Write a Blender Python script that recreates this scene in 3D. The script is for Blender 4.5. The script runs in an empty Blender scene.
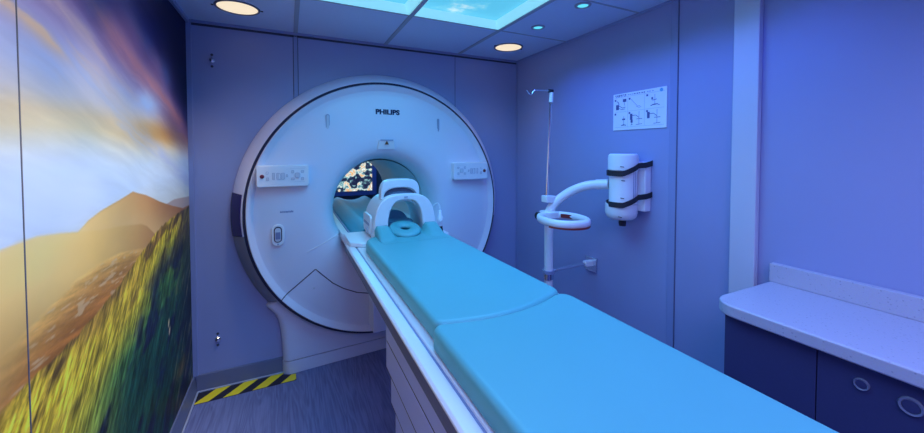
import bpy, bmesh, math, random
import numpy as np
from mathutils import Vector, Matrix
random.seed(7); rng = np.random.default_rng(11)
PI = math.pi
SC = bpy.context.scene
COL = SC.collection

# ---------------------------------------------------------------- dimensions
D, LW, RW, H = 2.726, -0.5556, 1.8397, 2.30      # partition wall y, left wall x, right wall x, ceiling z
CX, CZ = 0.637, 1.090                            # scanner axis
NEAR, FAR = -2.4, 5.06

# ---------------------------------------------------------------- materials
def srgb(r, g, b):
    def f(c):
        c /= 255.0
        return c / 12.92 if c <= 0.04045 else ((c + 0.055) / 1.055) ** 2.4
    return (f(r), f(g), f(b), 1.0)

def mat(name, col, rough=0.5, metal=0.0, noise=None, bump=None, coat=0.0, spec=0.5):
    """noise=(scale, amount, stretch) mottles the colour; bump=(scale, strength)."""
    m = bpy.data.materials.new(name); m.use_nodes = True
    nt = m.node_tree; b = nt.nodes['Principled BSDF']
    if len(col) == 3: col = (*col, 1)
    b.inputs['Base Color'].default_value = col
    b.inputs['Roughness'].default_value = rough
    b.inputs['Metallic'].default_value = metal
    b.inputs['Coat Weight'].default_value = coat
    b.inputs['Specular IOR Level'].default_value = spec
    tc = nt.nodes.new('ShaderNodeTexCoord')
    if noise:
        sc, amt, st = noise
        mp = nt.nodes.new('ShaderNodeMapping'); mp.inputs['Scale'].default_value = st
        n = nt.nodes.new('ShaderNodeTexNoise'); n.inputs['Scale'].default_value = sc; n.inputs['Detail'].default_value = 5
        mix = nt.nodes.new('ShaderNodeMix'); mix.data_type = 'RGBA'
        mix.inputs['A'].default_value = tuple(c * (1 - amt) for c in col[:3]) + (1,)
        mix.inputs['B'].default_value = tuple(min(1, c * (1 + amt)) for c in col[:3]) + (1,)
        nt.links.new(tc.outputs['Object'], mp.inputs['Vector']); nt.links.new(mp.outputs['Vector'], n.inputs['Vector'])
        nt.links.new(n.outputs['Fac'], mix.inputs['Factor']); nt.links.new(mix.outputs['Result'], b.inputs['Base Color'])
    if bump:
        n2 = nt.nodes.new('ShaderNodeTexNoise'); n2.inputs['Scale'].default_value = bump[0]
        bp = nt.nodes.new('ShaderNodeBump'); bp.inputs['Strength'].default_value = bump[1]; bp.inputs['Distance'].default_value = 0.002
        nt.links.new(tc.outputs['Object'], n2.inputs['Vector']); nt.links.new(n2.outputs['Fac'], bp.inputs['Height'])
        nt.links.new(bp.outputs['Normal'], b.inputs['Normal'])
    return m

def emis(name, col, strength, base=(0.02, 0.02, 0.02, 1)):
    m = bpy.data.materials.new(name); m.use_nodes = True
    b = m.node_tree.nodes['Principled BSDF']
    b.inputs['Base Color'].default_value = base
    b.inputs['Emission Color'].default_value = (*col[:3], 1)
    b.inputs['Emission Strength'].default_value = strength
    return m

M = {}
M['wall'] = mat('wall_paint', (0.32, 0.345, 0.56), 0.38, noise=(3, 0.03, (1, 1, 1)), bump=(180, 0.03))
M['strip'] = mat('wall_strip', (0.28, 0.31, 0.52), 0.35)
M['seamsoft'] = mat('seam_soft', (0.13, 0.14, 0.24), 0.5)
M['gap'] = mat('seam_dark', (0.06, 0.06, 0.09), 0.6)
M['base'] = mat('baseboard_vinyl', (0.16, 0.17, 0.26), 0.4, noise=(6, 0.08, (1, 1, 1)))
M['seal'] = mat('baseboard_seal', (0.45, 0.46, 0.55), 0.4)
M['column'] = mat('column_metal', (0.60, 0.62, 0.70), 0.4, 0.1)
M['ceil'] = mat('ceiling_tile', (0.56, 0.62, 0.80), 0.75, noise=(40, 0.03, (1, 1, 1)))
M['tbar'] = mat('ceiling_bar', (0.36, 0.37, 0.44), 0.6)
M['white'] = mat('scanner_white', (0.74, 0.74, 0.84), 0.32, coat=0.15)
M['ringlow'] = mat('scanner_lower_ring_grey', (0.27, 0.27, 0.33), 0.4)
M['ring'] = mat('scanner_ring_grey', (0.80, 0.76, 0.90), 0.36)
M['liner'] = mat('bore_liner', (0.55, 0.56, 0.62), 0.4)
M['groove'] = mat('groove_navy', (0.022, 0.022, 0.055), 0.35)
M['purple'] = mat('ring_window_violet', (0.035, 0.02, 0.13), 0.25)
M['panelw'] = mat('panel_white', (0.82, 0.82, 0.85), 0.35)
M['button'] = mat('button_grey', (0.62, 0.64, 0.70), 0.4)
M['key'] = mat('key_outline', (0.33, 0.36, 0.50), 0.5)
M['red'] = mat('stop_button_red', (0.16, 0.012, 0.03), 0.35)
M['navy'] = mat('logo_navy', (0.006, 0.008, 0.06), 0.4)
M['fadedink'] = mat('faded_ink', (0.20, 0.23, 0.40), 0.5)
M['black'] = mat('black_rubber', (0.015, 0.014, 0.022), 0.5)
M['dark'] = mat('dark_grey', (0.06, 0.06, 0.09), 0.45)
M['tablew'] = mat('table_white', (0.78, 0.78, 0.80), 0.3, coat=0.1)
M['band'] = mat('table_band_grey', (0.13, 0.13, 0.19), 0.4, noise=(90, 0.15, (1, 1, 1)))
M['shroud'] = mat('table_shroud', (0.47, 0.51, 0.86), 0.38)
M['slot'] = mat('table_slot', (0.25, 0.28, 0.44), 0.4)
M['mattress'] = mat('mattress_vinyl', (0.105, 0.40, 0.42), 0.42, noise=(5, 0.04, (1, 1, 1)), bump=(14, 0.12))
M['teal'] = mat('bed_teal', (0.07, 0.42, 0.52), 0.4)
M['cushion'] = mat('cushion_blue', (0.10, 0.36, 0.52), 0.5)
M['coil'] = mat('coil_white', (0.78, 0.80, 0.84), 0.3)
M['coilgrey'] = mat('coil_mirror_grey', (0.10, 0.14, 0.22), 0.2)
M['armw'] = mat('arm_white', (0.80, 0.80, 0.83), 0.3)
M['chrome'] = mat('chrome', (0.75, 0.77, 0.82), 0.18, 1.0)
M['orange'] = mat('orange_red', (0.22, 0.02, 0.02), 0.4)
M['lockrim'] = mat('lock_rim_metal', (0.36, 0.37, 0.46), 0.2, 0.5)
M['cab'] = mat('cabinet_laminate', (0.045, 0.048, 0.125), 0.42, noise=(220, 0.10, (1, 1, 1)))
M['paper'] = mat('poster_paper', (0.80, 0.83, 0.87), 0.5)
M['ink'] = mat('poster_ink', (0.09, 0.11, 0.28), 0.6)
M['inkpale'] = mat('poster_pale_ink', (0.36, 0.42, 0.60), 0.6)
M['inkblue'] = mat('poster_blue_mark', (0.12, 0.42, 0.66), 0.6)
M['tapey'] = mat('tape_yellow', (1.0, 0.74, 0.02), 0.5)
M['taped'] = mat('tape_black', (0.02, 0.018, 0.03), 0.5)
M['warm'] = emis('downlight_warm', (1.0, 0.84, 0.62), 0.95)
M['warmrim'] = mat('downlight_rim', (0.12, 0.12, 0.16), 0.3)
M['spotlens'] = emis('spot_lens_cyan', (0.12, 0.72, 0.95), 1.1)
M['housing'] = mat('magnet_housing', (0.4, 0.4, 0.45), 0.5)
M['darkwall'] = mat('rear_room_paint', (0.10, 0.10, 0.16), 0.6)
M['bezel'] = mat('screen_bezel', (0.12, 0.12, 0.40), 0.35)

def counter_mat():
    m = mat('countertop_speckle', (0.68, 0.67, 0.74), 0.38)
    nt = m.node_tree; b = nt.nodes['Principled BSDF']
    tc = nt.nodes.new('ShaderNodeTexCoord')
    v = nt.nodes.new('ShaderNodeTexVoronoi'); v.inputs['Scale'].default_value = 75
    r = nt.nodes.new('ShaderNodeValToRGB')
    r.color_ramp.elements[0].position = 0.10; r.color_ramp.elements[0].color = (0.36, 0.35, 0.44, 1)
    r.color_ramp.elements[1].position = 0.2; r.color_ramp.elements[1].color = (0.54, 0.52, 0.62, 1)
    n = nt.nodes.new('ShaderNodeTexNoise'); n.inputs['Scale'].default_value = 300
    mx = nt.nodes.new('ShaderNodeMix'); mx.data_type = 'RGBA'; mx.blend_type = 'MULTIPLY'; mx.inputs['Factor'].default_value = 0.22
    nt.links.new(tc.outputs['Object'], v.inputs['Vector']); nt.links.new(tc.outputs['Object'], n.inputs['Vector'])
    nt.links.new(v.outputs['Distance'], r.inputs['Fac']); nt.links.new(r.outputs['Color'], mx.inputs['A'])
    nt.links.new(n.outputs['Color'], mx.inputs['B']); nt.links.new(mx.outputs['Result'], b.inputs['Base Color'])
    return m
M['counter'] = counter_mat()

def floor_mat():
    m = mat('floor_wood_vinyl', (0.2, 0.2, 0.25), 0.5)
    nt = m.node_tree; b = nt.nodes['Principled BSDF']
    tc = nt.nodes.new('ShaderNodeTexCoord')
    mp = nt.nodes.new('ShaderNodeMapping'); mp.inputs['Scale'].default_value = (5, 0.5, 1)
    n = nt.nodes.new('ShaderNodeTexNoise'); n.inputs['Scale'].default_value = 2.2; n.inputs['Detail'].default_value = 3; n.inputs['Distortion'].default_value = 0.6
    w = nt.nodes.new('ShaderNodeMath'); w.operation = 'MULTIPLY'; w.inputs[1].default_value = 60
    s = nt.nodes.new('ShaderNodeMath'); s.operation = 'SINE'
    mp2 = nt.nodes.new('ShaderNodeMapping'); mp2.inputs['Scale'].default_value = (120, 5, 1)
    n2 = nt.nodes.new('ShaderNodeTexNoise'); n2.inputs['Scale'].default_value = 1.0; n2.inputs['Detail'].default_value = 4
    add = nt.nodes.new('ShaderNodeMath'); add.operation = 'MULTIPLY_ADD'; add.inputs[1].default_value = 0.16
    r = nt.nodes.new('ShaderNodeValToRGB')
    r.color_ramp.elements[0].position = 0.15; r.color_ramp.elements[0].color = (0.12, 0.13, 0.26, 1)
    r.color_ramp.elements[1].position = 0.72; r.color_ramp.elements[1].color = (0.21, 0.23, 0.42, 1)
    L = nt.links.new
    L(tc.outputs['Object'], mp.inputs['Vector']); L(mp.outputs['Vector'], n.inputs['Vector'])
    L(n.outputs['Fac'], w.inputs[0]); L(w.outputs[0], s.inputs[0])
    L(tc.outputs['Object'], mp2.inputs['Vector']); L(mp2.outputs['Vector'], n2.inputs['Vector'])
    L(s.outputs[0], add.inputs[0]); L(n2.outputs['Fac'], add.inputs[2]); L(add.outputs[0], r.inputs['Fac'])
    L(r.outputs['Color'], b.inputs['Base Color'])
    bp = nt.nodes.new('ShaderNodeBump'); bp.inputs['Strength'].default_value = 0.12; bp.inputs['Distance'].default_value = 0.002
    L(add.outputs[0], bp.inputs['Height']); L(bp.outputs['Normal'], b.inputs['Normal'])
    return m
M['floor'] = floor_mat()

def sky_mat():
    m = bpy.data.materials.new('backlit_sky_print'); m.use_nodes = True
    nt = m.node_tree; b = nt.nodes['Principled BSDF']; L = nt.links.new
    b.inputs['Base Color'].default_value = (0.05, 0.1, 0.12, 1); b.inputs['Roughness'].default_value = 0.3
    tc = nt.nodes.new('ShaderNodeTexCoord')
    mp = nt.nodes.new('ShaderNodeMapping'); mp.inputs['Location'].default_value = (0.33, 0.12, 0)
    n = nt.nodes.new('ShaderNodeTexNoise'); n.inputs['Scale'].default_value = 5.2; n.inputs['Detail'].default_value = 7; n.inputs['Roughness'].default_value = 0.6
    r = nt.nodes.new('ShaderNodeValToRGB')
    e = r.color_ramp.elements
    e[0].position = 0.50; e[0].color = (0.10, 0.55, 0.82, 1)
    e[1].position = 0.72; e[1].color = (0.72, 0.90, 0.92, 1)
    x = e.new(0.58); x.color = (0.16, 0.62, 0.84, 1)
    L(tc.outputs['Object'], mp.inputs['Vector']); L(mp.outputs['Vector'], n.inputs['Vector'])
    L(n.outputs['Fac'], r.inputs['Fac']); L(r.outputs['Color'], b.inputs['Emission Color'])
    b.inputs['Emission Strength'].default_value = 0.95
    return m
M['sky'] = sky_mat()
M['skyframe'] = emis('sky_panel_frame', (.22, .66, .80), .8, (.5, .6, .62, 1))

def screen_mat():
    m = bpy.data.materials.new('screen_reef_picture'); m.use_nodes = True
    nt = m.node_tree; b = nt.nodes['Principled BSDF']; L = nt.links.new
    b.inputs['Base Color'].default_value = (0.01, 0.01, 0.01, 1)
    tc = nt.nodes.new('ShaderNodeTexCoord')
    n0 = nt.nodes.new('ShaderNodeTexNoise'); n0.inputs['Scale'].default_value = 7; n0.inputs['Detail'].default_value = 6
    mx = nt.nodes.new('ShaderNodeMix'); mx.data_type = 'RGBA'; mx.blend_type = 'LINEAR_LIGHT'; mx.inputs['Factor'].default_value = 0.18
    n = nt.nodes.new('ShaderNodeTexNoise'); n.inputs['Scale'].default_value = 8; n.inputs['Detail'].default_value = 2
    r = nt.nodes.new('ShaderNodeValToRGB'); r.color_ramp.interpolation = 'LINEAR'
    e = r.color_ramp.elements
    e[0].position = 0.40; e[0].color = (0.01, 0.012, 0.05, 1)
    e[1].position = 0.70; e[1].color = (0.95, 0.92, 0.85, 1)
    for p, c in ((0.47, (0.03, 0.05, 0.10, 1)), (0.51, (0.20, 0.45, 0.50, 1)), (0.55, (0.75, 0.80, 0.75, 1)), (0.60, (0.85, 0.42, 0.12, 1)), (0.64, (0.35, 0.60, 0.62, 1))):
        x = e.new(p); x.color = c
    L(tc.outputs['Object'], n0.inputs['Vector']); L(tc.outputs['Object'], mx.inputs['A']); L(n0.outputs['Color'], mx.inputs['B'])
    L(mx.outputs['Result'], n.inputs['Vector']); L(n.outputs['Fac'], r.inputs['Fac'])
    L(r.outputs['Color'], b.inputs['Emission Color']); b.inputs['Emission Strength'].default_value = 1.1
    return m
M['screen'] = screen_mat()

# ---------------------------------------------------------------- mesh builder
class MB:
    def __init__(s): s.v = []; s.f = []
    def add(s, vs, fs):
        o = len(s.v); s.v += [tuple(v) for v in vs]; s.f += [tuple(i + o for i in f) for f in fs]; return s
    def box(s, x0, x1, y0, y1, z0, z1):
        vs = [(x0,y0,z0),(x1,y0,z0),(x1,y1,z0),(x0,y1,z0),(x0,y0,z1),(x1,y0,z1),(x1,y1,z1),(x0,y1,z1)]
        return s.add(vs, [(3,2,1,0),(4,5,6,7),(0,1,5,4),(1,2,6,5),(2,3,7,6),(3,0,4,7)])
    def prism(s, poly, axis, a, b):
        """extrude a 2D polygon along axis ('x': poly is (y,z); 'y': (x,z); 'z': (x,y))."""
        mk = {'x': lambda p, t: (t, p[0], p[1]), 'y': lambda p, t: (p[0], t, p[1]), 'z': lambda p, t: (p[0], p[1], t)}[axis]
        n = len(poly)
        vs = [mk(p, a) for p in poly] + [mk(p, b) for p in poly]
        fs = [tuple(range(n - 1, -1, -1)), tuple(range(n, 2 * n))] + [(i, (i + 1) % n, n + (i + 1) % n, n + i) for i in range(n)]
        return s.add(vs, fs)
    def tube(s, path, r, n=14, cap=True):
        P = [Vector(p) for p in path]; R = r if isinstance(r, (list, tuple)) else [r] * len(P)
        up = None; rings = []
        for i, p in enumerate(P):
            t = (P[min(i + 1, len(P) - 1)] - P[max(i - 1, 0)]).normalized()
            if up is None:
                up = t.orthogonal().normalized()
            up = (up - t * up.dot(t)).normalized(); w = t.cross(up)
            rings.append([p + (up * math.cos(2 * PI * k / n) + w * math.sin(2 * PI * k / n)) * R[i] for k in range(n)])
        vs = [v for rg in rings for v in rg]; fs = []
        for i in range(len(P) - 1):
            for k in range(n):
                a, b = i * n + k, i * n + (k + 1) % n
                fs.append((a, b, b + n, a + n))
        if cap:
            fs.append(tuple(range(n - 1, -1, -1))); fs.append(tuple(range((len(P) - 1) * n, len(P) * n)))
        return s.add(vs, fs)
    def lathe(s, c, axis, prof, n=64, a0=0.0, a1=2 * PI, cap=False):
        """prof: (r, t) pairs, t along axis from origin of axis coordinate (absolute)."""
        full = abs(a1 - a0 - 2 * PI) < 1e-6
        m = n if full else n + 1
        vs = []
        for r, t in prof:
            for k in range(m):
                a = a0 + (a1 - a0) * k / n; u, w = r * math.cos(a), r * math.sin(a)
                vs.append({'y': (c[0] + u, t, c[1] + w), 'z': (c[0] + u, c[1] + w, t), 'x': (t, c[0] + u, c[1] + w)}[axis])
        fs = []
        for i in range(len(prof) - 1):
            for k in range(n):
                k2 = (k + 1) % m
                fs.append((i * m + k, i * m + k2, (i + 1) * m + k2, (i + 1) * m + k))
        if cap and full:
            fs.append(tuple(range(m))); fs.append(tuple(range((len(prof) - 1) * m, len(prof) * m)))
        if not full:                      # close the open ends of the swept profile
            fs.append(tuple(i * m for i in range(len(prof)))); fs.append(tuple(i * m + m - 1 for i in range(len(prof))))
        return s.add(vs, fs)
    def pad(s, outline, z0, z1, r, bulge=None, seg=5, mid=None):
        """cushion: outline (x,y) CCW with a rounded rim."""
        P = [Vector(p) for p in outline]; n = len(P); N = []
        for i in range(n):
            t = (P[(i + 1) % n] - P[i - 1]).normalized(); N.append(Vector((t.y, -t.x)))
        h = min(r, .021)
        rows = [(h * 0.6, z0), (0.12 * h, z0 + 0.25 * r), (0, z0 + 0.7 * r)]
        rows += [(h * (1 - math.cos(a)), z1 - r + r * math.sin(a)) for a in [PI / 2 * k / seg for k in range(seg + 1)]]
        rows += [(h * 1.08, z1)]
        vs = []
        for ins, z in rows:
            for p, nn in zip(P, N):
                q = p - nn * ins
                vs.append((q.x, q.y, z + (bulge(q.x, q.y) * max(0, (z - z0) / (z1 - z0)) if bulge else 0)))
        fs = [tuple(range(n - 1, -1, -1))]
        for i in range(len(rows) - 1):
            for k in range(n):
                a, b = i * n + k, i * n + (k + 1) % n
                fs.append((a, b, b + n, a + n))
        s.flat = len(s.f) + len(fs); last = (len(rows) - 1) * n       # flat top: strips from the rim to a centre line
        if mid:
            cx, ylo, yhi = mid; m0 = len(vs); zt = vs[-1][2]
            vs += [(cx, min(max(vs[last + k][1], ylo), yhi), vs[last + k][2]) for k in range(n)]
            for k in range(n):
                k2 = (k + 1) % n; a, b = vs[m0 + k], vs[m0 + k2]
                fs.append((last + k, last + k2, m0 + k) if abs(a[1] - b[1]) < 1e-9 else (last + k, last + k2, m0 + k2, m0 + k))
        else: fs.append(tuple(range(last, last + n)))
        return s.add(vs, fs)
    def build(s, name, m, parent=None, bevel=0, smooth=True, seg=2, angle=38):
        me = bpy.data.meshes.new(name); off = root_loc(parent) if parent else Vector((0, 0, 0))
        org = off.copy()
        if parent is None:                # top-level mesh: origin at the centre of its base
            a = np.array(s.v); org = Vector(((a[:, 0].min() + a[:, 0].max()) / 2, (a[:, 1].min() + a[:, 1].max()) / 2, a[:, 2].min()))
        me.from_pydata([Vector(v) - org for v in s.v], [], s.f)
        bm = bmesh.new(); bm.from_mesh(me)
        bmesh.ops.recalc_face_normals(bm, faces=bm.faces); bm.to_mesh(me); bm.free()
        me.materials.append(M[m] if isinstance(m, str) else m)
        o = bpy.data.objects.new(name, me); COL.objects.link(o)
        if parent is None: o.location = org
        else: o.parent = parent
        if smooth:
            me.polygons.foreach_set('use_smooth', [True] * len(me.polygons)); me.set_sharp_from_angle(angle=math.radians(angle))
            if hasattr(s, 'flat'): 
                for p_ in me.polygons[s.flat:]: p_.use_smooth = False
        if bevel:
            bv = o.modifiers.new('Bevel', 'BEVEL'); bv.width = bevel; bv.segments = seg; bv.limit_method = 'ANGLE'; bv.angle_limit = math.radians(35)
            bv.harden_normals = True
        return o

def root_loc(o):
    p = Vector((0, 0, 0))
    while o: p += o.location; o = o.parent
    return p

def thing(name, loc, label, cat, group=None):
    o = bpy.data.objects.new(name, None); o.empty_display_size = 0.1; COL.objects.link(o); o.location = loc
    return tag(o, label, cat, group)
def tag(o, label, cat, group=None):
    o['label'] = label; o['category'] = cat
    if group: o['group'] = group
    return o
def struct(o): o['kind'] = 'structure'; return o
def dup(root, loc, label):
    r = root.copy(); COL.objects.link(r); r.location = loc; r['label'] = label
    for ch in root.children:
        c = ch.copy(); COL.objects.link(c); c.parent = r
        for g in ch.children:
            d = g.copy(); COL.objects.link(d); d.parent = c
    return r
def rrect(x0, x1, y0, y1, r, n=6):
    pts = []
    for cx, cy, a in ((x1 - r, y1 - r, 0), (x0 + r, y1 - r, PI / 2), (x0 + r, y0 + r, PI), (x1 - r, y0 + r, 1.5 * PI)):
        pts += [(cx + r * math.cos(a + PI / 2 * k / n), cy + r * math.sin(a + PI / 2 * k / n)) for k in range(n + 1)]
    return pts
def arch(cx, hw, zb, zt, n=2.8, k=28):
    out = []
    for i in range(k + 1):
        t = PI * i / k; c, s_ = math.cos(t), math.sin(t)
        out.append((cx + hw * math.copysign(abs(c) ** (2 / n), c), zb + (zt - zb) * abs(s_) ** (2 / n)))
    return out
def arch_shell(mb, y0, y1, outer, inner):
    n = len(outer); vs = []
    for y in (y0, y1):
        vs += [(p[0], y, p[1]) for p in outer] + [(p[0], y, p[1]) for p in inner]
    fs = []
    for i in range(n - 1):
        fs += [(i, i + 1, n + i + 1, n + i), (2*n + i, 2*n + i + 1, 3*n + i + 1, 3*n + i), (i, i + 1, 2*n + i + 1, 2*n + i), (n + i, n + i + 1, 3*n + i + 1, 3*n + i)]
    for e in (0, n - 1): fs.append((e, n + e, 3 * n + e, 2 * n + e))
    return mb.add(vs, fs)

# ================================================================ THE SETTING
struct(MB().box(LW - .1, RW + .1, NEAR, FAR + .1, -.06, 0).build('floor', 'floor', smooth=False))
struct(MB().box(LW - .1, LW, NEAR, FAR + .1, 0, H + .1).build('wall_left', 'wall', smooth=False))
struct(MB().box(RW, RW + .1, NEAR, FAR + .1, 0, H + .1).build('wall_right', 'wall', smooth=False))
struct(MB().box(LW, RW, NEAR - .1, NEAR, 0, H + .1).build('wall_near', 'wall', smooth=False))
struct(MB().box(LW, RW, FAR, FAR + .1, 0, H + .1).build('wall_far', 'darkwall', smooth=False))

# partition wall with a round opening for the scanner
def holed_wall():
    mb = MB(); hole = 0.88; n = 128; rect = (LW, RW, 0.0, H); vs = []
    for y in (D, D + .05):
        for k in range(n):
            a = 2 * PI * k / n; c, s_ = math.cos(a), math.sin(a)
            vs.append((CX + hole * c, y, CZ + hole * s_))
        for k in range(n):
            a = 2 * PI * k / n; c, s_ = math.cos(a), math.sin(a)
            t = min(((rect[1] - CX) / c if c > 1e-9 else (rect[0] - CX) / c if c < -1e-9 else 9e9), ((rect[3] - CZ) / s_ if s_ > 1e-9 else (rect[2] - CZ) / s_ if s_ < -1e-9 else 9e9))
            vs.append((CX + t * c, y, CZ + t * s_))
    # snap the nearest outer vertices to the rectangle corners
    for y0 in (0, 2 * n):
        for cx, cz in ((rect[0], rect[2]), (rect[1], rect[2]), (rect[0], rect[3]), (rect[1], rect[3])):
            j = min(range(n, 2 * n), key=lambda i: (vs[y0 + i][0] - cx) ** 2 + (vs[y0 + i][2] - cz) ** 2)
            vs[y0 + j] = (cx, vs[y0 + j][1], cz)
    fs = []
    for k in range(n):
        k2 = (k + 1) % n
        fs += [(k, k2, n + k2, n + k), (2*n + k, 2*n + k2, 3*n + k2, 3*n + k), (k, k2, 2*n + k2, 2*n + k), (n + k, n + k2, 3*n + k2, 3*n + k)]
    return mb.add(vs, fs)
struct(holed_wall().build('wall_back', 'wall', smooth=False))

# cover strips and seams on the walls
def strip(i, m, *b, bevel=0.0015): struct(MB().box(*b).build('trim_%d' % i, m, bevel=bevel, smooth=True))
strip(1, 'strip', LW + .001, LW + .028, D - .012, D, 0.1, H)                    # corner strip beside the mural
strip(2, 'strip', .038, .062, D - .006, D, 0.0, H)                             # cover strip left of the scanner
strip(3, 'gap', .034, .0375, D - .002, D, 0.0, H, bevel=0)
strip(4, 'gap', .0625, .066, D - .002, D, 0.0, H, bevel=0)
strip(5, 'seamsoft', 1.234, 1.2385, D - .0015, D, 0.0, H, bevel=0)                   # thin seam right of the scanner
strip(6, 'strip', RW - .004, RW, 1.239, 1.279, 0.0, H)                         # flat strip on the right wall
strip(7, 'seamsoft', RW - .0052, RW, 1.2345, 1.2385, 0.0, H, bevel=0)
strip(8, 'column', RW - .030, RW, .8615, .9621, 0.0, H, bevel=.004)            # bright column
strip(9, 'strip', RW - .006, RW - .0005, D - .022, D - .001, 0.0, H)           # right rear corner bead
strip(10, 'strip', LW + .005, LW + .022, NEAR + .1, D - .012, H - .022, H)         # ceiling bead over the mural
strip(11, 'gap', LW + .03, RW - .01, D - .006, D, H - .030, H - .018, bevel=0)   # shadow gap above the back wall
strip(12, 'strip', LW + .03, RW, D - .012, D, H - .016, H)
strip(13, 'strip', RW - .010, RW, NEAR + .1, D - .012, H - .014, H)

# baseboards
b = MB().prism([(D, 0), (D - .020, 0), (D - .011, .10), (D, .103)], 'x', LW + .02, -.052)
struct(b.build('baseboard_back', 'base', smooth=False))
struct(MB().prism([(LW, 0), (LW + .024, 0), (LW + .010, .10), (LW, .103)], 'y', NEAR, D).build('baseboard_left', 'base', smooth=False))
struct(MB().box(LW + .03, -.052, D - .0285, D - .0195, 0, .010).build('trim_14', 'seal', bevel=.003))
struct(MB().box(LW + .0235, LW + .033, NEAR, D - .02, 0, .010).build('trim_15', 'seal', bevel=.003))
struct(MB().prism([(RW, 0), (RW - .014, 0), (RW - .008, .10), (RW, .103)], 'y', .97, D - .02).build('baseboard_right', 'base', smooth=False))

# ceiling: 0.61 m tiles between flat bars, with openings left for the sky panels
GX = [LW, .0515, .6615, 1.2675, RW]
GY = [NEAR + .0, -1.565, -.96, -.355, .255, .865, 1.475, 2.085, D]
SKYX = (1, 2); SKYY = (5, 6)          # cells covered by sky panels (two long panels)
ceil = MB()
for i in range(len(GX) - 1):
    for j in range(len(GY) - 1):
        if i in SKYX and j in SKYY: continue
        ceil.box(GX[i], GX[i + 1], GY[j], GY[j + 1], H, H + .02)
ceil.box(LW, RW, D, FAR, H, H + .02)
ceil.box(LW, RW, NEAR, FAR, H + .10, H + .13)
struct(ceil.build('ceiling', 'ceil', smooth=False))
t = 16
for x in GX[1:-1]:
    struct(MB().box(x - .0125, x + .0125, NEAR, D - .012, H - .006, H + .001).build('trim_%d' % t, 'tbar', bevel=.001)); t += 1
for k, y in enumerate(GY[1:-1]):
    for i in range(len(GX) - 1):
        if i in SKYX and k == 5: continue
        struct(MB().box(GX[i] + (.0125 if i else .004), GX[i + 1] - .0125, y - .006, y + .006, H - .003, H + .001).build('trim_%d' % t, 'tbar', bevel=.0008)); t += 1

# ================================================================ CEILING FIXTURES
def sky_panel(x0, x1, y0, y1, label):
    r = thing('sky_panel', ((x0 + x1) / 2, (y0 + y1) / 2, H), label, 'ceiling light', 'backlit sky panels in the ceiling')
    f = MB(); w, d = .040, .045
    for (a0, a1, b0, b1) in ((x0, x1, y0, y0), ):
        ox = [(x0, y0), (x1, y0), (x1, y1), (x0, y1)]; ix = [(x0 + w, y0 + w), (x1 - w, y0 + w), (x1 - w, y1 - w), (x0 + w, y1 - w)]
    lip = [(x0 + .008, y0 + .008), (x1 - .008, y0 + .008), (x1 - .008, y1 - .008), (x0 + .008, y1 - .008)]
    vs = [(p[0], p[1], H) for p in ox] + [(p[0], p[1], H) for p in lip] + [(p[0], p[1], H + d) for p in ix] + [(p[0], p[1], H + d + .01) for p in ox]
    fs = []
    for q in range(3):
        for k in range(4): fs.append((q * 4 + k, q * 4 + (k + 1) % 4, q * 4 + 4 + (k + 1) % 4, q * 4 + 4 + k))
    for k in range(4): fs.append((12 + k, 12 + (k + 1) % 4, (k + 1) % 4, k))
    f.add(vs, fs); f.build('frame', 'skyframe', r, smooth=False)
    MB().box(x0 + w - .004, x1 - w + .004, y0 + w - .004, y1 - w + .004, H + d - .002, H + d + .008).build('sky_picture', 'sky', r, smooth=False)
    return r
sky_panel(GX[1] + .0125, GX[2] - .0125, GY[5] + .006, GY[7] - .004, 'backlit sky panel with a pale cloud, left one beside the warm ceiling light')
sky_panel(GX[2] + .0125, GX[3] - .0125, GY[5] + .006, GY[7] - .004, 'large backlit bright blue sky panel, next to the small round spotlights')

def downlight(x, y, label):
    r = thing('downlight', (x, y, H), label, 'ceiling light', 'round warm recessed ceiling lights')
    MB().lathe((x, y), 'z', [(.112, H), (.110, H - .004), (.101, H - .005), (.099, H - .001), (.099, H + .002), (.112, H + .002)], 48).build('trim_ring', 'warmrim', r)
    MB().lathe((x, y), 'z', [(.0985, H - .0015), (.07, H - .0045), (.03, H - .0055), (.0005, H - .006)], 48).build('lens', 'warm', r)
    for s in (-1, 1): MB().lathe((x + s * .119, y), 'z', [(.006, H + .001), (.006, H - .004), (.0005, H - .005)], 12).build('clip', 'dark', r)
    return r
downlight(-.247, 2.388, 'glowing round warm ceiling light above the top of the mural')
d2 = downlight(1.536, 2.392, 'glowing round warm ceiling light in the far right corner')

def spot(x, y, label):
    r = thing('ceiling_spotlight', (x, y, H), label, 'spotlight', 'small round blue ceiling spotlights')
    MB().lathe((x, y), 'z', [(.045, H), (.043, H - .006), (.031, H - .007), (.029, H - .002), (.029, H + .002), (.045, H + .002)], 32).build('trim_ring', 'tbar', r)
    MB().lathe((x, y), 'z', [(.0288, H - .003), (.015, H - .005), (.0005, H - .0055)], 32).build('lens', 'spotlens', r)
    return r
s1 = spot(1.459, 1.923, 'small round cyan ceiling spotlight nearest the warm corner light')
dup(s1, (1.463, 1.531, H), 'small round cyan ceiling spotlight farthest from the warm corner light')

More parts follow.
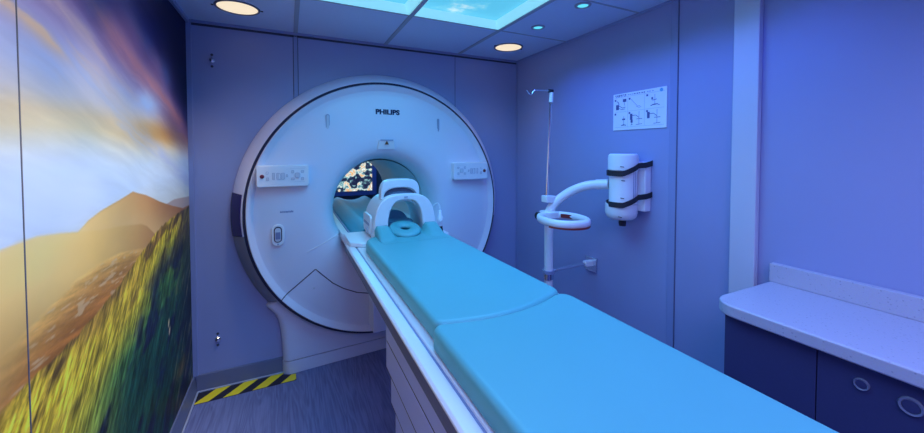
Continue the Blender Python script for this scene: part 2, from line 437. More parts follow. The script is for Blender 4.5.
# ================================================================ MURAL
def fbm(u, v, su, sv, octv=4, seed=0, gain=.5):
    out = np.zeros_like(u); amp = 1; tot = 0
    for o in range(octv):
        g = np.random.default_rng(seed * 31 + o).random((256, 256))
        x = u * su * 2 ** o + 17.3 * o; y = v * sv * 2 ** o + 5.1 * o
        xi = np.floor(x).astype(int); yi = np.floor(y).astype(int); fx = x - xi; fy = y - yi
        fx = fx * fx * (3 - 2 * fx); fy = fy * fy * (3 - 2 * fy)
        a = g[xi % 256, yi % 256] * (1 - fx) + g[(xi + 1) % 256, yi % 256] * fx
        c = g[xi % 256, (yi + 1) % 256] * (1 - fx) + g[(xi + 1) % 256, (yi + 1) % 256] * fx
        out += amp * (a * (1 - fy) + c * fy); tot += amp; amp *= gain
    return out / tot
def C3(r, g, b): return np.array([r, g, b], float)
def sm(a, b, x):
    t_ = np.clip((x - a) / (b - a), 0, 1); return t_ * t_ * (3 - 2 * t_)
def mixc(A, B, m): return A * (1 - m[..., None]) + B * m[..., None]
def ramp(x, xs, cols):
    cols = np.array(cols, float); return np.stack([np.interp(x, xs, cols[:, i]) for i in range(3)], -1)
def paint(u, v):
    """landscape picture in wall coordinates (u = along the wall, v = height); returns sRGB 0-255."""
    n1 = fbm(u, v, 2.2, 3.0, 5, 1); n2 = fbm(u, v, 5, 9, 5, 2); n3 = fbm(u, v, 1.2, 7, 4, 3)
    wv = .10 * (fbm(u, v, 3, 5, 4, 31) - .5)
    n4 = fbm(u, v + .30 * u + wv, 1.6, 13, 6, 21, .6); n5 = fbm(u, v + .30 * u + wv, 3, 30, 5, 22, .6)
    st4 = sm(.30, .70, n4)
    # ---- sky
    sky = ramp(v + .03 * (n1 - .5), [1.15, 1.36, 1.44, 1.50, 1.56, 1.60, 1.65, 1.72, 1.80, 1.90, 2.05, 2.3],
               [(226, 222, 196), (214, 232, 246), (216, 232, 240), (230, 230, 212), (236, 214, 164), (232, 206, 160), (216, 206, 200), (196, 196, 216), (180, 172, 204), (160, 138, 176), (126, 100, 142), (90, 70, 120)])
    sky = sky * (.93 + .14 * n5[..., None])
    band = np.exp(-((v - (1.565 + .02 * (u - 1.3))) / .060) ** 2)
    sky = mixc(sky, C3(198, 146, 76), np.clip(band * sm(1.5, 2.5, u) * (.65 + .5 * n3), 0, 1))
    sky = mixc(sky, C3(92, 58, 60), np.exp(-((v - 1.665) / .07) ** 2) * sm(2.05, 2.6, u) * .9)
    w = v - (2.02 - .30 * (u - 1.3)) + .10 * (n1 - .5)
    w2 = v - (2.094 - .62 * (u - 1.866)) + .18 * (n1 - .5)
    # tan and lavender wisps upper left
    sky = mixc(sky, C3(232, 192, 156), np.clip(np.exp(-((w + .215) / .04) ** 2) * st4 * 1.3, 0, 1) * sm(1.9, 1.3, u))
    sky = mixc(sky, C3(214, 184, 176), np.clip(np.exp(-((w + .12) / .03) ** 2) * st4 * 1.1, 0, 1) * .8)
    sky = mixc(sky, C3(186, 200, 232), np.clip(np.exp(-((w + .30) / .05) ** 2) * (1 - st4), 0, 1) * .8)
    # mauve bank, pink streak, navy mass
    sky = mixc(sky, C3(122, 92, 138), sm(-.22, .02, w) * (.25 + .75 * (1 - st4)) * .9)
    sky = mixc(sky, C3(184, 122, 130), np.clip(np.exp(-((w - .005) / .055) ** 2) * (.35 + .75 * st4), 0, 1) * sm(1.30, 1.6, u) * .9)
    sky = mixc(sky, C3(110, 80, 128), np.clip(np.exp(-((w - .10) / .05) ** 2) * (.4 + .6 * st4), 0, 1) * .8)
    sky = mixc(sky, C3(24, 24, 86), sm(-.06, .16, w2) * (.80 + .25 * st4).clip(0, 1))
    sky = mixc(sky, C3(16, 16, 58), sm(2.2, 2.62, u + .6 * (v - 1.85) + .25 * (n1 - .5)) * sm(1.66, 1.86, v))
    sky = mixc(sky, C3(50, 84, 150), np.clip(np.exp(-(((u - 2.30) / .10) ** 2 + ((v - 1.90) / .07) ** 2)) * n2 * 1.2, 0, 1))
    sky = mixc(sky, C3(168, 194, 232), np.clip(np.exp(-(((u - 2.05) / .16) ** 2 + ((v - 1.71) / .05) ** 2)) * n2 * 1.7, 0, 1))
    glow = np.exp(-(((u - 1.3) / .42) ** 2 + ((v - 1.39) / .11) ** 2))
    sky = mixc(sky, C3(226, 236, 255), glow * .85)
    out = sky
    # ---- far peak
    pk = np.interp(u, [1.0, 1.33, 1.411, 1.481, 1.567, 1.705, 1.80, 1.836, 1.88, 1.976, 2.144, 2.366, 2.56, 2.72], [1.2, 1.25, 1.266, 1.291, 1.309, 1.325, 1.338, 1.343, 1.333, 1.314, 1.267, 1.213, 1.175, 1.172]) + .004 * (n2 - .5)
    back = np.interp(u, [2.0, 2.2, 2.4, 2.72], [1.2, 1.235, 1.245, 1.225])
    out = mixc(out, C3(190, 170, 160), sm(-.003, .003, back - v) * sm(2.05, 2.2, u))
    far = ramp(u, [1.3, 1.6, 1.9, 2.3, 2.7], [(240, 222, 178), (226, 190, 138), (196, 150, 110), (172, 124, 92), (150, 106, 82)])
    far = mixc(far, C3(214, 190, 150), sm(.0, .16, pk - v) * .65) * (.96 + .08 * n2[..., None])
    out = mixc(out, far, sm(-.002, .003, pk - v) * sm(1.33, 1.50, u))
    # ---- middle ridge
    md = np.interp(u, [.0, 1.113, 1.16, 1.231, 1.336, 1.439, 1.563, 1.716, 1.911, 1.979, 2.077, 2.3], [1.30, 1.291, 1.294, 1.294, 1.281, 1.265, 1.245, 1.229, 1.201, 1.18, 1.125, 1.0]) + .004 * (n2 - .5)
    mid = ramp(u, [1.05, 1.25, 1.5, 1.8, 2.05], [(236, 206, 146), (242, 218, 162), (230, 196, 130), (200, 162, 112), (172, 132, 96)])
    mid = mixc(mid, C3(190, 150, 92), sm(.06, .26, md - v) * .75) * (.95 + .1 * n2[..., None])
    mid = mixc(mid, C3(236, 224, 196), np.exp(-np.clip(md - v, 0, 9) / .03) * sm(1.55, 1.25, u) * .7)
    out = mixc(out, mid, sm(-.004, .004, md - v))
    # ---- brown slope in front of it
    br = np.interp(u, [.0, .8, 1.0, 1.15, 1.304, 1.403, 1.556, 1.71, 1.915, 2.021, 2.2], [1.0, 1.02, 1.05, 1.08, 1.112, 1.132, 1.142, 1.136, 1.097, 1.079, 1.0]) + .008 * (n2 - .5)
    st = fbm(u, v + .10 * u, 5, 60, 5, 5, .65)
    brc = ramp(br - v, [0, .015, .06, .12, .20, .4], [(226, 190, 122), (204, 160, 96), (182, 132, 76), (170, 112, 60), (160, 96, 48), (150, 86, 40)]) * (.62 + .76 * st[..., None])
    brc = mixc(brc, C3(208, 186, 168), sm(.62, .74, fbm(u, v + .05 * u, 14, 90, 3, 33)) * .7)
    out = mixc(out, brc, sm(-.006, .012, br - v) * sm(1.0, 1.30, u + .8 * (br - v)) * .95)
    d2 = ((u - 1.28) / .55) ** 2 + ((v - 1.31) / .20) ** 2
    out = mixc(out, C3(255, 224, 158), np.exp(-d2) * .55 * sm(.0, .01, np.maximum(md, pk * (u > 1.4)) - v))
    # ---- grassy slope
    gr = np.interp(u, [.0, 1.095, 1.126, 1.194, 1.319, 1.422, 1.547, 1.661, 1.796, 2.024, 2.163, 2.417, 2.697], [.92, .951, .956, .963, .968, .975, .995, 1.014, 1.052, 1.11, 1.141, 1.158, 1.168]) + .016 * (fbm(u, v, 30, 8, 3, 6) - .5)
    dp = gr - v
    blade = fbm(u - .75 * v, v, 90, 22, 3, 7, .65); blade2 = fbm(u - .9 * v, v, 30, 9, 4, 8, .6); pat = fbm(u, v - .25 * u, 3.2, 6.0, 4, 9)
    g = ramp(dp + .20 * (pat - .5) + .03 * (u - 1.6), [0, .03, .12, .22, .33, .50, .9], [(150, 122, 56), (196, 170, 62), (190, 174, 60), (130, 136, 56), (60, 104, 66), (30, 72, 66), (26, 66, 62)])
    g = mixc(g, C3(236, 208, 66), sm(1.80, 1.10, u) * sm(.02, .08, dp) * .8)
    g = mixc(g, C3(104, 80, 50), sm(.50, .66, fbm(u, v - .35 * u, 6, 14, 4, 12)) * sm(.28, .02, dp) * .85)
    g = mixc(g, C3(22, 26, 66), sm(.48, .62, fbm(u, v - .3 * u, 4.5, 7, 4, 10)) * sm(.12, .30, dp + .05 * (u - 1.6)) * .8)
    g = mixc(g, C3(30, 34, 56), sm(2.35, 2.66, u) * .6)
    g = mixc(g, C3(96, 96, 78), sm(.54, .70, blade2) * sm(2.2, 2.45, u) * sm(.2, .45, dp) * .7)
    g = mixc(g, C3(160, 110, 40), np.exp(-(((u - 2.45) / .12) ** 2 + ((v - .30) / .05) ** 2)) * .55)
    g = g * np.clip(.05 + 1.35 * blade[..., None] + .72 * blade2[..., None], .3, 1.6)
    out = mixc(out, g, sm(-.005, .005, dp))
    for uu, vv in ((2.251, .641), (2.262, .598)):                       # two pale seed heads
        out = mixc(out, C3(226, 208, 176), np.exp(-(((u - uu - .3 * (v - vv)) / .012) ** 2 + ((v - vv) / .022) ** 2) ** 2))
    land = sm(-.004, .004, np.maximum(np.maximum(pk * (u > 1.4), md), gr) - v)[..., None]
    out = out * (1 - land) + out * C3(1.06, 1.0, .84) * land
    return np.clip(out, 2, 255)
def mural_material():
    m = bpy.data.materials.new('mural_print'); m.use_nodes = True
    nt = m.node_tree; b = nt.nodes['Principled BSDF']
    a = nt.nodes.new('ShaderNodeVertexColor'); a.layer_name = 'print'
    nt.links.new(a.outputs['Color'], b.inputs['Base Color']); b.inputs['Roughness'].default_value = 0.5
    b.inputs['Specular IOR Level'].default_value = 0.25
    return m
M['mural'] = mural_material()
def mural(y0, y1, du, dv, label):
    X = LW + .003; nu = int((y1 - y0) / du) + 1; z0, z1 = .10, H - .001; nv = int((z1 - z0) / dv) + 1
    U, V = np.meshgrid(np.linspace(y0, y1, nu), np.linspace(z0, z1, nv), indexing='ij')
    c = paint(U, V) / 255.0; lin = np.where(c <= .04045, c / 12.92, ((c + .055) / 1.055) ** 2.4)
    oy = (y0 + y1) / 2; N = nu * nv
    co = np.zeros((N + 8, 3), np.float32)
    co[:N, 0] = 0; co[:N, 1] = U.ravel() - oy; co[:N, 2] = V.ravel() - z0
    i = np.arange(nu - 1)[:, None] * nv + np.arange(nv - 1)[None, :]
    q = np.stack([i, i + nv, i + nv + 1, i + 1], -1).reshape(-1, 4)
    # thickness: a closed shallow box behind the printed face
    bx = [(-.0004, y0 - oy, 0), (-.0005, y1 - oy, 0), (-.0005, y1 - oy, z1 - z0), (-.0005, y0 - oy, z1 - z0)]
    co[N:N + 4] = bx; co[N + 4:] = [(-.0028, p[1], p[2]) for p in bx]
    o4 = N + np.array([(0, 1, 2, 3), (4, 7, 6, 5), (0, 4, 5, 1), (1, 5, 6, 2), (2, 6, 7, 3), (3, 7, 4, 0)])
    allq = np.concatenate([q, o4])
    me = bpy.data.meshes.new('mural_panel'); me.vertices.add(N + 8); me.vertices.foreach_set('co', co.ravel())
    me.loops.add(allq.size); me.loops.foreach_set('vertex_index', allq.ravel().astype(np.int32))
    me.polygons.add(len(allq)); me.polygons.foreach_set('loop_start', np.arange(0, allq.size, 4, dtype=np.int32))
    me.update(calc_edges=True); me.validate()
    at = me.color_attributes.new('print', 'FLOAT_COLOR', 'POINT')
    rgba = np.ones((N + 8, 4), np.float32); rgba[:N, :3] = lin.reshape(-1, 3); rgba[N:, :3] = .3
    at.data.foreach_set('color', rgba.ravel()); me.materials.append(M['mural'])
    o = bpy.data.objects.new('mural_panel', me); COL.objects.link(o); o.location = (X, oy, z0)
    return tag(o, label, 'mural')
mural(1.1882, D - .0125, .004, .004, 'wide landscape mural panel with mountain peak and dark green grass')
mural(-.03, 1.1818, .007, .006, 'narrow strip of landscape mural at the left edge, beyond the dark seam')
struct(MB().box(LW + .0003, LW + .0015, 1.1815, 1.1885, .1, H - .02).build('trim_%d' % t, 'gap', smooth=False)); t += 1

# ================================================================ SCANNER
G = thing('mri_scanner', (CX, 2.62, 0), 'large round white scanner with open tunnel set into the far wall', 'scanner')
a0, a1 = math.radians(-37.7), math.radians(217.7)
MB().lathe((CX, CZ), 'y', [(.975, D), (.972, 2.705), (.962, 2.690), (.908, 2.606), (.902, 2.602), (.900, 2.608), (.900, D)], 120, math.radians(-7.6), math.radians(187.6)).build('outer_ring', 'ring', G, angle=30)
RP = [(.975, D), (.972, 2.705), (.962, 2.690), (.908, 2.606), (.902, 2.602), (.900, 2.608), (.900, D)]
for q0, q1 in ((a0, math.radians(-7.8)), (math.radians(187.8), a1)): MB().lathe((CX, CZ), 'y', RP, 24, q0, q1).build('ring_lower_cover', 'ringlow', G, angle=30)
MB().lathe((CX, CZ), 'y', [(.906, 2.64), (.903, 2.604), (.897, 2.600), (.884, 2.602), (.880, 2.64)], 128).build('groove_ring', 'groove', G)
MB().lathe((CX, CZ), 'y', [(.884, 2.70), (.884, 2.590), (.879, 2.583), (.844, 2.611), (.837, 2.612), (.80, 2.607), (.70, 2.595), (.60, 2.586), (.52, 2.583), (.46, 2.590), (.42, 2.606), (.392, 2.632), (.372, 2.670), (.360, 2.72), (.354, 2.78), (.352, 2.83)], 128).build('front_cover', 'white', G, angle=28)
MB().lathe((CX, CZ), 'y', [(.8855, 2.63), (.8855, 2.592), (.8815, 2.588), (.880, 2.63)], 128).build('silver_rim', 'chrome', G)
MB().lathe((CX, CZ - .01), 'y', [(.354, 2.829), (.352, 2.84), (.352, 4.22), (.375, 4.27), (.42, 4.30)], 96).build('bore_liner', 'liner', G)
MB().lathe((CX, CZ - .01), 'y', [(.362, 4.272), (.372, 4.262), (.382, 4.272), (.372, 4.285)], 96).build('rear_light_ring', emis('rear_ring_glow', (.05, .30, .42), .35), G)
MB().lathe((CX, CZ), 'y', [(.90, D + .06), (.90, 4.30), (.42, 4.30), (.42, 4.27), (.87, 4.27), (.87, D + .06)], 64).build('magnet_housing', 'housing', G)
pw = MB().lathe((CX, CZ), 'y', [(.9725, 2.7045), (.9645, 2.688), (.912, 2.611), (.9155, 2.608), (.968, 2.684), (.976, 2.702)], 14, math.radians(171.2), math.radians(187.6))
pw.build('light_window', 'purple', G, angle=20)
# pedestal that carries the ring down to the floor
def pedestal():
    mb = MB(); rows = [(.56, .690), (.545, .708), (.495, .772), (.478, .786), (.455, .766), (.42, .737), (.38, .718), (.343, .708), (.28, .699), (.2, .693), (.093, .689)]
    vs = []; nx = 0
    for z, w in rows:
        ring = []
        yf = lambda x: 2.662 + .042 * min(1, max(0, (1 - abs(x) / .66))) * (0.35 + .65 * (z < .3))
        R = .05
        pts = [(-w, D)] + [(-w + R - R * math.cos(a), yf(w) + R - R * math.sin(a)) for a in [PI / 2 * k / 6 for k in range(7)]]
        pts += [(-w + R + (2 * w - 2 * R) * k / 16, yf(-w + R + (2 * w - 2 * R) * k / 16)) for k in range(1, 16)]
        pts += [(w - R + R * math.sin(a), yf(w) + R - R * math.cos(a)) for a in [PI / 2 * k / 6 for k in range(7)]] + [(w, D)]
        nx = len(pts); vs += [(CX + p[0], p[1], z) for p in pts]
    fs = []
    for i in range(len(rows) - 1):
        for k in range(nx - 1): fs.append((i * nx + k, i * nx + k + 1, (i + 1) * nx + k + 1, (i + 1) * nx + k))
        fs.append((i * nx + nx - 1, i * nx, (i + 1) * nx, (i + 1) * nx + nx - 1))
    fs.append(tuple(range(nx))); fs.append(tuple(range((len(rows) - 1) * nx, len(rows) * nx)))
    return mb.add(vs, fs)
pedestal().build('pedestal', 'white', G, angle=45)
def plinth(z0, z1, grow):
    w = .689 + grow; R = .06; yf = lambda x: 2.668 - grow + .046 * max(0, 1 - abs(x) / .66)
    pts = [(-w, D)] + [(-w + R - R * math.cos(a), yf(w) + R - R * math.sin(a)) for a in [PI / 2 * k / 6 for k in range(7)]]
    pts += [(-w + R + (2 * w - 2 * R) * k / 16, yf(-w + R + (2 * w - 2 * R) * k / 16)) for k in range(1, 16)]
    pts += [(w - R + R * math.sin(a), yf(w) + R - R * math.cos(a)) for a in [PI / 2 * k / 6 for k in range(7)]] + [(w, D)]
    return MB().prism([(CX + x, y) for x, y in pts], 'z', z0, z1)
plinth(.086, .093, -.006).build('plinth_gap', 'groove', G, smooth=False)
pl = plinth(0, .086, .004).build('plinth', 'white', G, bevel=.004)

# seams and small marks on the face
def fy(x, z):                                    # y of the face at (x, z)
    r = math.hypot(x - CX, z - CZ)
    return float(np.interp(r, [.372, .392, .42, .46, .52, .60, .70, .80, .838, .845, .879], [2.67, 2.632, 2.606, 2.590, 2.583, 2.586, 2.595, 2.607, 2.612, 2.611, 2.583]))
def facepath(pts, n=8):
    out = []
    for (x0, z0), (x1, z1) in zip(pts, pts[1:]):
        out += [(x0 + (x1 - x0) * k / n, fy(x0 + (x1 - x0) * k / n, z0 + (z1 - z0) * k / n), z0 + (z1 - z0) * k / n) for k in range(n)]
    out.append((pts[-1][0], fy(*pts[-1]), pts[-1][1])); return out
seam = [(-.062, .535), (.05, .629), (.147, .710)]
MB().tube(facepath(seam + [(.154, .712), (.20, .664), (.26, .604), (.33, .555), (.42, .512), (.53, .486), (.66, .480)], 14), .0032, 8).build('panel_seam', 'groove', G)
MB().tube(facepath([(.094, .832), (.17, .868), (.25, .904), (.318, .925)], 6), [.0008] + [.0035] * 17 + [.002], 8).build('crease_highlight', 'panelw', G)  # pale tapered tube drawn in as the highlight along the crease
MB().lathe((.142, .585), 'y', [(.007, 2.61), (.007, 2.594), (.0005, 2.592)], 14).build('screw', 'button', G)
for x in (.239, 1.036):                          # two narrow recessed handles high on the face
    zc = 1.697; y = fy(x, zc); hw = .012 if x < .5 else .0085
    h = MB().prism(rrect(x - hw, x + hw, zc - .052, zc + .052, hw * .98), 'y', y - .003, y + .006).build('grip_slot', 'key', G)
    MB().prism(rrect(x - hw + .0035, x + hw - .0035, zc - .047, zc + .047, (hw - .0035) * .95), 'y', y - .0042, y + .004).build('grip_insert', 'button' if x < .5 else 'key', h)
# laser window above the tunnel
zl = 1.548; yl = fy(.632, zl)
lw = MB().add([(.567, fy(.6, 1.516) - .012, 1.515), (.697, fy(.6, 1.516) - .012, 1.515), (.685, yl - .024, 1.582), (.579, yl - .024, 1.582), (.567, yl + .03, 1.515), (.697, yl + .03, 1.515), (.685, yl + .03, 1.582), (.579, yl + .03, 1.582)],
     [(0, 1, 2, 3), (7, 6, 5, 4), (0, 4, 5, 1), (1, 5, 6, 2), (2, 6, 7, 3), (3, 7, 4, 0)]).build('laser_hood', 'panelw', G, bevel=.003)
MB().box(.586, .678, yl - .0250, yl - .004, 1.575, 1.5835).build('laser_slit', 'key', lw)
MB().add([(.617, yl - .0200, 1.548), (.647, yl - .0200, 1.548), (.632, yl - .0245, 1.574), (.617, yl + .0, 1.548), (.647, yl + .0, 1.548), (.632, yl + .0, 1.574)], [(0, 1, 2), (5, 4, 3), (0, 3, 4, 1), (1, 4, 5, 2), (2, 5, 3, 0)]).build('warning_triangle', mat('warning_amber', (.18, .07, .02), .5), lw, smooth=False)
# maker's lettering
def lettering(txt, x0, x1, z0, z1, y, name, m, parent, bold=.03, axis='y'):
    cu = bpy.data.curves.new(name, 'FONT'); cu.body = txt; cu.size = 1; cu.extrude = .02; cu.offset = bold; cu.resolution_u = 4
    to = bpy.data.objects.new(name, cu); COL.objects.link(to)
    dg = bpy.context.evaluated_depsgraph_get(); me = bpy.data.meshes.new_from_object(to.evaluated_get(dg)); bpy.data.objects.remove(to)
    a = np.array([v.co[:] for v in me.vertices]); mn, mx = a.min(0), a.max(0); off = root_loc(parent)
    for v in me.vertices:
        fx = (v.co.x - mn[0]) / (mx[0] - mn[0]); fz = (v.co.y - mn[1]) / (mx[1] - mn[1])
        if axis == 'y': v.co = Vector((x0 + (x1 - x0) * fx, y - .0015 if v.co.z > 0 else y + .004, z0 + (z1 - z0) * fz)) - off
        else: v.co = Vector((y - .0008 if v.co.z > 0 else y + .0002, x0 + (x1 - x0) * fx, z0 + (z1 - z0) * fz)) - off
    me.materials.clear(); me.materials.append(M[m]); o = bpy.data.objects.new(name, me); COL.objects.link(o); o.parent = parent; return o
lettering('PHILIPS', .559, .733, 1.762, 1.800, fy(.646, 1.78), 'logo_lettering', 'navy', G, bold=.05)
# faint small model lettering (not legible in the photograph): short strokes
mk = MB(); x = -.055
for w in (.006, .007, .003, .006, .0, .008, .007, .004, .006, .005, .007):
    if w: mk.box(x, x + w, fy(x, 1.11) - .001, fy(x, 1.11) + .004, 1.104 + random.random() * .002, 1.114 + random.random() * .004)
    x += w + .0018
mk.build('faded_lettering', 'fadedink', G, smooth=False)
# intercom plate low left
ic = MB().prism(rrect(-.105, -.032, .893, 1.033, .036), 'y', 2.582, 2.62).build('intercom_plate', 'panelw', G, bevel=.005)
MB().prism(rrect(-.092, -.045, .918, 1.020, .022), 'y', 2.5785, 2.59).build('intercom_rim', 'groove', ic, bevel=.002)
MB().prism(rrect(-.086, -.051, .924, 1.012, .016), 'y', 2.576, 2.59).build('intercom_face', 'button', ic, bevel=.001)
MB().box(-.082, -.055, 2.574, 2.581, .940, .985).build('intercom_display', 'fadedink', ic)
MB().lathe((-.0685, .906), 'y', [(.006, 2.59), (.006, 2.579), (.0005, 2.578)], 12).build('intercom_screw', 'key', ic)

# control panels left and right of the tunnel
def control_panel(x0, x1, z0, z1, mirror):
    yb, yf = 2.620, 2.536
    p = MB().prism(rrect(x0, x1, z0, z1, .014), 'y', yf, yb).build('control_panel', 'panelw', G, bevel=.006, seg=3)
    w = x1 - x0; h = z1 - z0
    X = lambda f: x0 + (1 - f if mirror else f) * w
    Z = lambda f: z0 + f * h
    MB().lathe((X(.105), Z(.50)), 'y', [(.012, yf + .002), (.012, yf - .004), (.009, yf - .007), (.0005, yf - .008)], 20).build('stop_button', 'red', p)
    def key(f, g, a, b_, m='button', d=.003):
        MB().prism(rrect(X(f) - a, X(f) + a, Z(g) - b_, Z(g) + b_, min(a, b_) * .6), 'y', yf - .0006, yf + .002).build('key_outline', 'key', p, smooth=False)
        MB().prism(rrect(X(f) - a + .0018, X(f) + a - .0018, Z(g) - b_ + .0018, Z(g) + b_ - .0018, min(a, b_) * .5), 'y', yf - d, yf + .002).build('button', m, p)
    key(.20, .66, .007, .008, 'panelw'); key(.205, .38, .008, .010)
    key(.315, .50, .007, .022); key(.40, .50, .009, .021); key(.435, .48, .005, .019, 'paper'); key(.49, .50, .011, .021); key(.57, .52, .006, .008)
    key(.68, .70, .008, .010); key(.68, .36, .010, .008); key(.775, .53, .015, .016, 'button', .008); key(.87, .70, .009, .008); key(.87, .36, .008, .010)
    for (c0, c1, e0, e1) in ((.635, .92, .845, .86), (.635, .92, .215, .23)):
        MB().box(min(X(c0), X(c1)), max(X(c0), X(c1)), yf - .0006, yf + .001, Z(e0), Z(e1)).build('keypad_line', 'button', p, smooth=False)
control_panel(-.181, .116, 1.277, 1.411, False)
control_panel(1.140, 1.437, 1.279, 1.413, True)
# docking post under the table at the scanner
MB().box(.502, .772, 2.445, 2.64, .268, .86).build('docking_post', 'white', G, bevel=.004)

# ================================================================ PATIENT TABLE
TB = thing('patient_table', (CX, 1.0, 0), 'long white patient table leading into the scanner tunnel', 'table')
TX0, TX1, TY0, TY1, TZ = .305, .969, -.30, 2.30, .935
prof = [(TX0, .921), (TX0, .928), (TX0 + .007, TZ), (.347, TZ), (.349, TZ - .006), (.356, TZ - .006), (.358, TZ), (TX1 - .053, TZ), (TX1 - .051, TZ - .006), (TX1 - .044, TZ - .006), (TX1 - .042, TZ), (TX1 - .007, TZ), (TX1, .928), (TX1, .921)]
MB().prism(prof, 'y', TY0, TY1).build('tabletop', 'tablew', TB, bevel=.002)
for x in (.3525, TX1 - .0475): MB().box(x - .0032, x + .0032, TY0 + .01, TY1 - .04, TZ - .007, TZ - .0045).build('rail_slot', 'slot', TB, smooth=False)
MB().box(TX0 + .0008, TX0 + .012, TY0, TY1 - .01, .882, .9205).build('side_band', 'band', TB)
MB().box(TX1 - .012, TX1 - .0008, TY0, TY1 - .01, .882, .9205).build('side_band', 'band', TB)
MB().box(TX0 + .012, TX1 - .012, TY0 + .005, TY1 - .012, .884, .9205).build('underframe', 'shroud', TB)
zt = .883
for k, (hgt, ins) in enumerate(((.115, 0), (.108, .000), (.115, .014), (.13, .026), (.135, .038), (.14, .05), (.125, .062))):
    zb = zt - hgt
    MB().box(.330 + ins * .5, 2 * CX - .330 - ins * .5, TY0 + .06 + ins, 1.375 - ins * 3.2, zb + .006, zt).build('lift_shroud', 'shroud', TB, bevel=.004)
    MB().box(.332 + ins * .5, 2 * CX - .332 - ins * .5, TY0 + .07 + ins, 1.372 - ins * 3.2, zb, zb + .0065).build('shroud_joint', 'black', TB, smooth=False)
    zt = zb
MB().box(.378, 2 * CX - .378, TY0 + .16, 1.13, 0, .8835).build('lift_core', 'groove', TB, bevel=.01)
# head plate and the bed that runs on into the tunnel
MB().prism([(.318, 2.20), (.345, 2.185), (.38, 2.154), (.90, 2.154), (.929, 2.185), (.956, 2.20), (.956, 2.49), (.318, 2.49)], 'z', TZ, TZ + .026).build('head_plate', 'coil', TB, bevel=.006)
for s in (-1, 1):
    MB().box(CX + s * .297 - .022, CX + s * .297 + .022, 2.30, 4.30, .895, .940).build('tunnel_rail', 'tablew', TB, bevel=.004)
    MB().box(CX + s * .262 - .007, CX + s * .262 + .007, 2.32, 4.30, .90, .934).build('tunnel_rail', 'slot', TB, bevel=.003)
bp = []
for x, z in ((-.25, .912), (-.235, .928), (-.205, .952), (-.175, .976), (-.150, .984), (-.12, .976), (-.08, .958), (-.04, .948), (0, .945)):
    bp.append((x, z))
bp = [(CX + x, z) for x, z in bp] + [(CX - x, z) for x, z in bp[-2::-1]]
MB().prism(bp + [(CX + .25, .89), (CX - .25, .89)], 'y', 2.50, 4.29).build('tunnel_bed', 'teal', TB, angle=60)

# mattresses
def edge_y(x): return .944 + .9 * (x - .58) ** 2
def mattress_outline_front():
    x0, x1 = .379, .885; pts = []
    xs = np.linspace(x0 + .03, x1 - .035, 26)
    pts += [(x, edge_y(x)) for x in xs]
    c = (x1 - .04, edge_y(x1 - .035) + .045)
    pts += [(c[0] + .04 * math.cos(a), c[1] + .045 * math.sin(a)) for a in np.linspace(-PI / 2 + .35, 0, 6)]
    pts += [(x1 - (x1 - .868) * (y - 1.1) / 1.08, y) for y in np.linspace(1.15, 2.03, 12)]
    # right shoulder, neck, left shoulder
    pts += [(.868, 2.075), (.862, 2.11), (.850, 2.135), (.828, 2.148), (.79, 2.15)]
    pts += [(.70, 2.15), (.645, 2.15), (.59, 2.15), (.50, 2.15)]
    pts += [(.462, 2.147), (.438, 2.138), (.414, 2.115), (.392, 2.08), (.380, 2.03)]
    pts += [(x0 + .001, y) for y in np.linspace(1.95, 1.08, 12)]
    c = (x0 + .03, edge_y(x0 + .03) + .035)
    pts += [(c[0] - .03 * math.cos(a), c[1] - .035 * math.sin(a)) for a in np.linspace(0, PI / 2 - .2, 6)]
    return pts
mf = MB().pad(mattress_outline_front(), TZ, 1.0, .019, mid=(.63, 1.13, 2.0))
mt = mf.build('mattress', 'mattress', angle=50)
tag(mt, 'bright blue mattress section nearer the scanner, narrowed towards the head coil', 'mattress', 'blue mattress sections on the patient table')
def neck():
    xs = np.linspace(.452, .842, 33); ys = np.linspace(1.93, 2.149, 19); vs = []
    for x in xs:
        q = abs(x - .647) / .195; wing = .10 + .90 * float(sm(.44, .62, np.float64(q)))
        ed = 1 - float(sm(.97, 1.0, np.float64(q))) * .4
        for y in ys: vs.append((x, y, 1.0005 + .056 * float(sm(1.96, 2.13, np.float64(y))) * wing * ed))
    n, m = len(xs), len(ys); N = n * m; fs = [(i * m + j, (i + 1) * m + j, (i + 1) * m + j + 1, i * m + j + 1) for i in range(n - 1) for j in range(m - 1)]
    vs += [(v[0], v[1], .985) for v in vs]
    bd = [i * m for i in range(n)] + [(n - 1) * m + j for j in range(1, m)] + [i * m + m - 1 for i in range(n - 2, -1, -1)] + [j for j in range(m - 2, 0, -1)]
    fs += [(bd[k], bd[(k + 1) % len(bd)], N + bd[(k + 1) % len(bd)], N + bd[k]) for k in range(len(bd))]
    fs += [(N + f[3], N + f[2], N + f[1], N + f[0]) for f in fs[:(n - 1) * (m - 1)]]
    return MB().add(vs, fs)
neck().build('neck_rise', 'mattress', mt, angle=70)
def mattress_outline_near():
    x0, x1 = .361, .888; y0 = -.26; pts = [(x0 + .03, y0), (x1 - .03, y0), (x1 - .008, y0 + .008), (x1, y0 + .03)]
    pts += [(x1, y) for y in np.linspace(y0 + .1, .90, 14)]
    c = (x1 - .045, edge_y(x1 - .045) - .054)
    pts += [(c[0] + .045 * math.cos(a), c[1] + .052 * math.sin(a)) for a in np.linspace(0, PI / 2 - .2, 7)]
    pts += [(x, edge_y(x) - .001) for x in np.linspace(x1 - .06, x0 + .045, 26)]
    c = (x0 + .03, edge_y(x0 + .04) - .036)
    pts += [(c[0] - .03 * math.sin(a), c[1] + .033 * math.cos(a)) for a in np.linspace(.1, PI / 2, 6)]
    pts += [(x0, y) for y in np.linspace(.85, y0 + .1, 12)] + [(x0, y0 + .03), (x0 + .008, y0 + .008)]
    return pts
